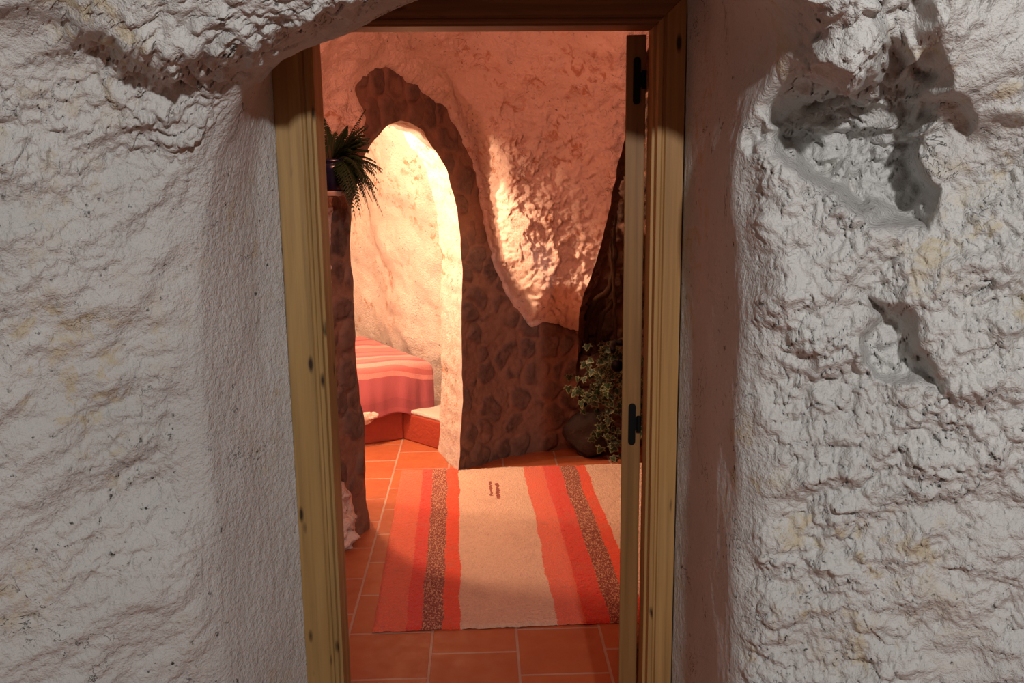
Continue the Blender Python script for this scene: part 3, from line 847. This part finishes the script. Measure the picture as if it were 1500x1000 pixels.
for k in range(70):           # upright crown
    az = math.radians(random.uniform(-50, 130)) if k % 3 else random.uniform(0, 2 * PI)
    frond(bm, sb, az, random.uniform(.08, .145), random.uniform(.7, 1.7), random.uniform(.2, .9))
for k in range(52):           # arching outwards over the rim
    az = math.radians(random.uniform(-62, 70))
    frond(bm, sb, az, random.uniform(.11, .19), random.uniform(-.1, .6), random.uniform(.5, 1.2))
obj('foliage', bm, m_fern, fern); obj('stem', sb, m_stem, fern, smooth=True)

# ============================================================ PLANTER CORNER right: ledge, rocks, ivy, roots
def rock(name, px, py, Y, sx, sy, sz, seed, mat, label, z=None, group=None):
    c = atY(px, py, Y)
    bm = bmesh.new(); bmesh.ops.create_icosphere(bm, subdivisions=4, radius=1)
    for v in bm.verts:
        p = np.array(v.co); r = 1 + .28 * float(noise3(p * 1.1 + seed)) + .12 * float(noise3(p * 3 + seed)) + .03 * float(noise3(p * 9 + seed))
        v.co = Vector(p * r * np.array([sx, sy, sz]))
    zmin = min(v.co.z for v in bm.verts)
    o = obj(name, bm, mat, smooth=True); o.location = (c[0], c[1], c[2] if z is None else z - zmin)
    return tag(o, label, 'rock', group)
rock('boulder', 868, 645, 4.93, .14, .10, .13, 3.7, m_rock, 'large rounded dark boulder on the floor below the ivy', z=-.012)
# ledge of stones holding the plant
def ledge():
    p = np.array([(.36, 5.22), (.52, 5.14), (.72, 5.12), (.98, 5.10), (1.42, 5.05)])
    p = resample(chaikin(p, 2), 120); L = np.linalg.norm(np.diff(p, axis=0), axis=1).sum()
    m = 90; z = np.linspace(-.02, .50, 60); P = np.zeros((120, m, 3))
    for j in range(m):
        if j < 60: P[:, j, :2] = p; P[:, j, 2] = z[j]
        else:
            k = (j - 59) / 30; P[:, j, 0] = p[:, 0]; P[:, j, 1] = p[:, 1] + .5 * k; P[:, j, 2] = .50 + .02 * math.sin(k * 3)
    s = np.linspace(0, L, 120)[:, None] + 0 * P[..., 0]
    f1, f2, tn = cobbles(s, P[..., 2] + P[..., 1], .12, 21)
    sm = sstep(f2 - f1, .08, .26) * sstep(-f1, -.62, -.46)
    nn = grid_normals(P); d = CAM - P; nn *= np.sign(np.sum(nn * d, -1, keepdims=True) + 1e-9)
    P = P + nn * ((sm * .03) + fbm(P, 5, 3) * .02)[..., None]
    return mesh_np('planter_ledge', P, grid_faces(120, m), m_stone, None, True, {'stone': sm, 'tone': tn * .6})
ledge().parent = w_right
# dry twisted roots standing against the dark recess
rd = empty('dry_roots', tuple(atY(895, 500, 5.25) * np.array([1, 1, 0]) + np.array([0, 0, .48]))); tag(rd, 'twisted dry brown roots standing in the dark recess above the ivy', 'roots')
random.seed(4)
def pxcurve(pts, Y0, Y1):
    n = len(pts); q = [atY(p[0], p[1], Y0 + (Y1 - Y0) * i / (n - 1)) for i, p in enumerate(pts)]
    q = resample(chaikin(np.array(q), 2), 40); q += np.stack([fbm(q, 14, 2, off=k * 2.) for k in range(3)], -1) * .012
    return [Vector(v) - rd.location for v in q]
for pts, r0, r1 in (([(858, 520), (856, 470), (868, 445), (893, 425), (902, 380), (897, 330), (905, 290)], .026, .010),
                    ([(880, 525), (875, 480), (888, 450), (905, 440), (915, 400), (920, 330)], .020, .009),
                    ([(900, 525), (903, 470), (897, 400), (893, 330), (905, 260), (918, 200)], .013, .006),
                    ([(862, 500), (880, 492), (896, 505), (920, 500)], .016, .010)):
    bm = bmesh.new(); c = pxcurve(pts, 5.22, 5.35)
    add_tube(bm, c, [r0 + (r1 - r0) * i / 39 + .003 * math.sin(i * 1.3) for i in range(40)], 10)
    obj('root', bm, m_root, rd, smooth=True)
# ivy
iv0 = atY(890, 528, 5.0)
ivy = empty('ivy_plant', tuple(iv0)); tag(ivy, 'variegated ivy with cream-edged leaves trailing beside the open door', 'plant')
OUT = [(0, 0), (.30, -.22), (.58, -.28), (.50, .02), (.92, .30), (.55, .36), (.34, .55), (.36, .82), (0, 1.25)]
OUT = OUT + [(-x, y) for x, y in OUT[-2:0:-1]]
def ivy_leaf(bm, pos, nrm_, upv, s):
    n_ = Vector(nrm_).normalized(); t_ = (Vector(upv) - n_ * Vector(upv).dot(n_)).normalized(); r_ = t_.cross(n_)
    c0 = Vector(pos)
    o1 = [bm.verts.new(c0 + (r_ * x + t_ * (y - .3)) * s + n_ * (-.22 * s * (x * x))) for x, y in OUT]
    i1 = [bm.verts.new(c0 + (r_ * (x * .74) + t_ * ((y - .3) * .76)) * s + n_ * (.02 * s - .15 * s * x * x)) for x, y in OUT]
    cc = bm.verts.new(c0 + n_ * .05 * s); k = len(OUT)
    for j in range(k):
        f = bm.faces.new((o1[j], o1[(j + 1) % k], i1[(j + 1) % k], i1[j])); f.material_index = 1
        bm.faces.new((i1[j], i1[(j + 1) % k], cc))
bm = bmesh.new(); sb = bmesh.new(); random.seed(21)
vines = [([(895, 520), (880, 530), (862, 545), (845, 560), (838, 585)], 15), ([(900, 515), (885, 515), (868, 520), (855, 535)], 11),
         ([(905, 520), (890, 545), (880, 575), (868, 590), (850, 600)], 17), ([(915, 520), (910, 560), (900, 600), (895, 635), (893, 660)], 20),
         ([(925, 515), (925, 560), (920, 610), (915, 640), (912, 655)], 20), ([(905, 518), (895, 512), (888, 512), (880, 520)], 8),
         ([(900, 560), (885, 600), (880, 625), (868, 640), (858, 642)], 12), ([(935, 520), (940, 580), (935, 640)], 12),
         ([(898, 530), (882, 560), (868, 572), (853, 578), (840, 575)], 13), ([(890, 625), (888, 645), (895, 665)], 8), ([(915, 525), (905, 545), (890, 560), (878, 580)], 12)]
iloc = Vector(iv0)
for pts, cnt_ in vines:
    n = len(pts); q = [atY(p[0], p[1], 5.0 - .20 * min(1, 2.0 * i / (n - 1))) for i, p in enumerate(pts)]
    q = resample(chaikin(np.array(q), 2), 30)
    vv = [Vector(a) - iloc for a in q]; add_tube(sb, vv, .0022, 5)
    cnt_ = int(cnt_ * 1.7)
    for k in range(cnt_):
        p = vv[int(29 * (k + random.random()) / cnt_) % 30] + Vector((random.gauss(0, .026), random.gauss(-.02, .026), random.gauss(0, .024)))
        nv = (random.gauss(-.1, .55), -1, random.gauss(.55, .45)); uv = (random.gauss(0, .8), random.gauss(0, .3), random.gauss(-.7, .7))
        ivy_leaf(bm, p, nv, uv, random.uniform(.024, .038))
fo = obj('foliage', bm, [m_ivy, m_ivyedge], ivy); obj('stem', sb, m_stem, ivy, smooth=True)

# ============================================================ LIGHT
def lamp(name, loc, col, energy, size, typ='POINT', target=None, spot=None, blend=.3):
    L = bpy.data.lights.new(name, typ); L.color = col; L.energy = energy
    if typ in ('POINT', 'SPOT'): L.shadow_soft_size = size
    else: L.size = size
    if spot: L.spot_size = math.radians(spot); L.spot_blend = blend
    o = bpy.data.objects.new(name, L); C.objects.link(o); o.location = loc
    if target is not None:
        o.rotation_euler = (Vector(target) - Vector(loc)).to_track_quat('-Z', 'Y').to_euler()
    return o
lamp('hall_lamp', (.36, -.7, 2.28), (1, .98, .96), 136, .035)
lamp('bedroom_lamp', (-.96, 4.58, 1.92), (1, .60, .37), 135, .02)
lamp('bedroom_sconce', (-1.14, 4.38, 1.70), (1, .62, .39), 52, .03)
lamp('room_lamp', (-.15, 2.34, 2.12), (1, .37, .24), 15, .30, 'AREA', target=(.25, 4.6, 1.75))
W = bpy.data.worlds.new('world'); S.world = W; W.use_nodes = True
bg = W.node_tree.nodes['Background']; bg.inputs[0].default_value = (1, .80, .66, 1); bg.inputs[1].default_value = .09
S.cycles.max_bounces = 8; S.cycles.diffuse_bounces = 5
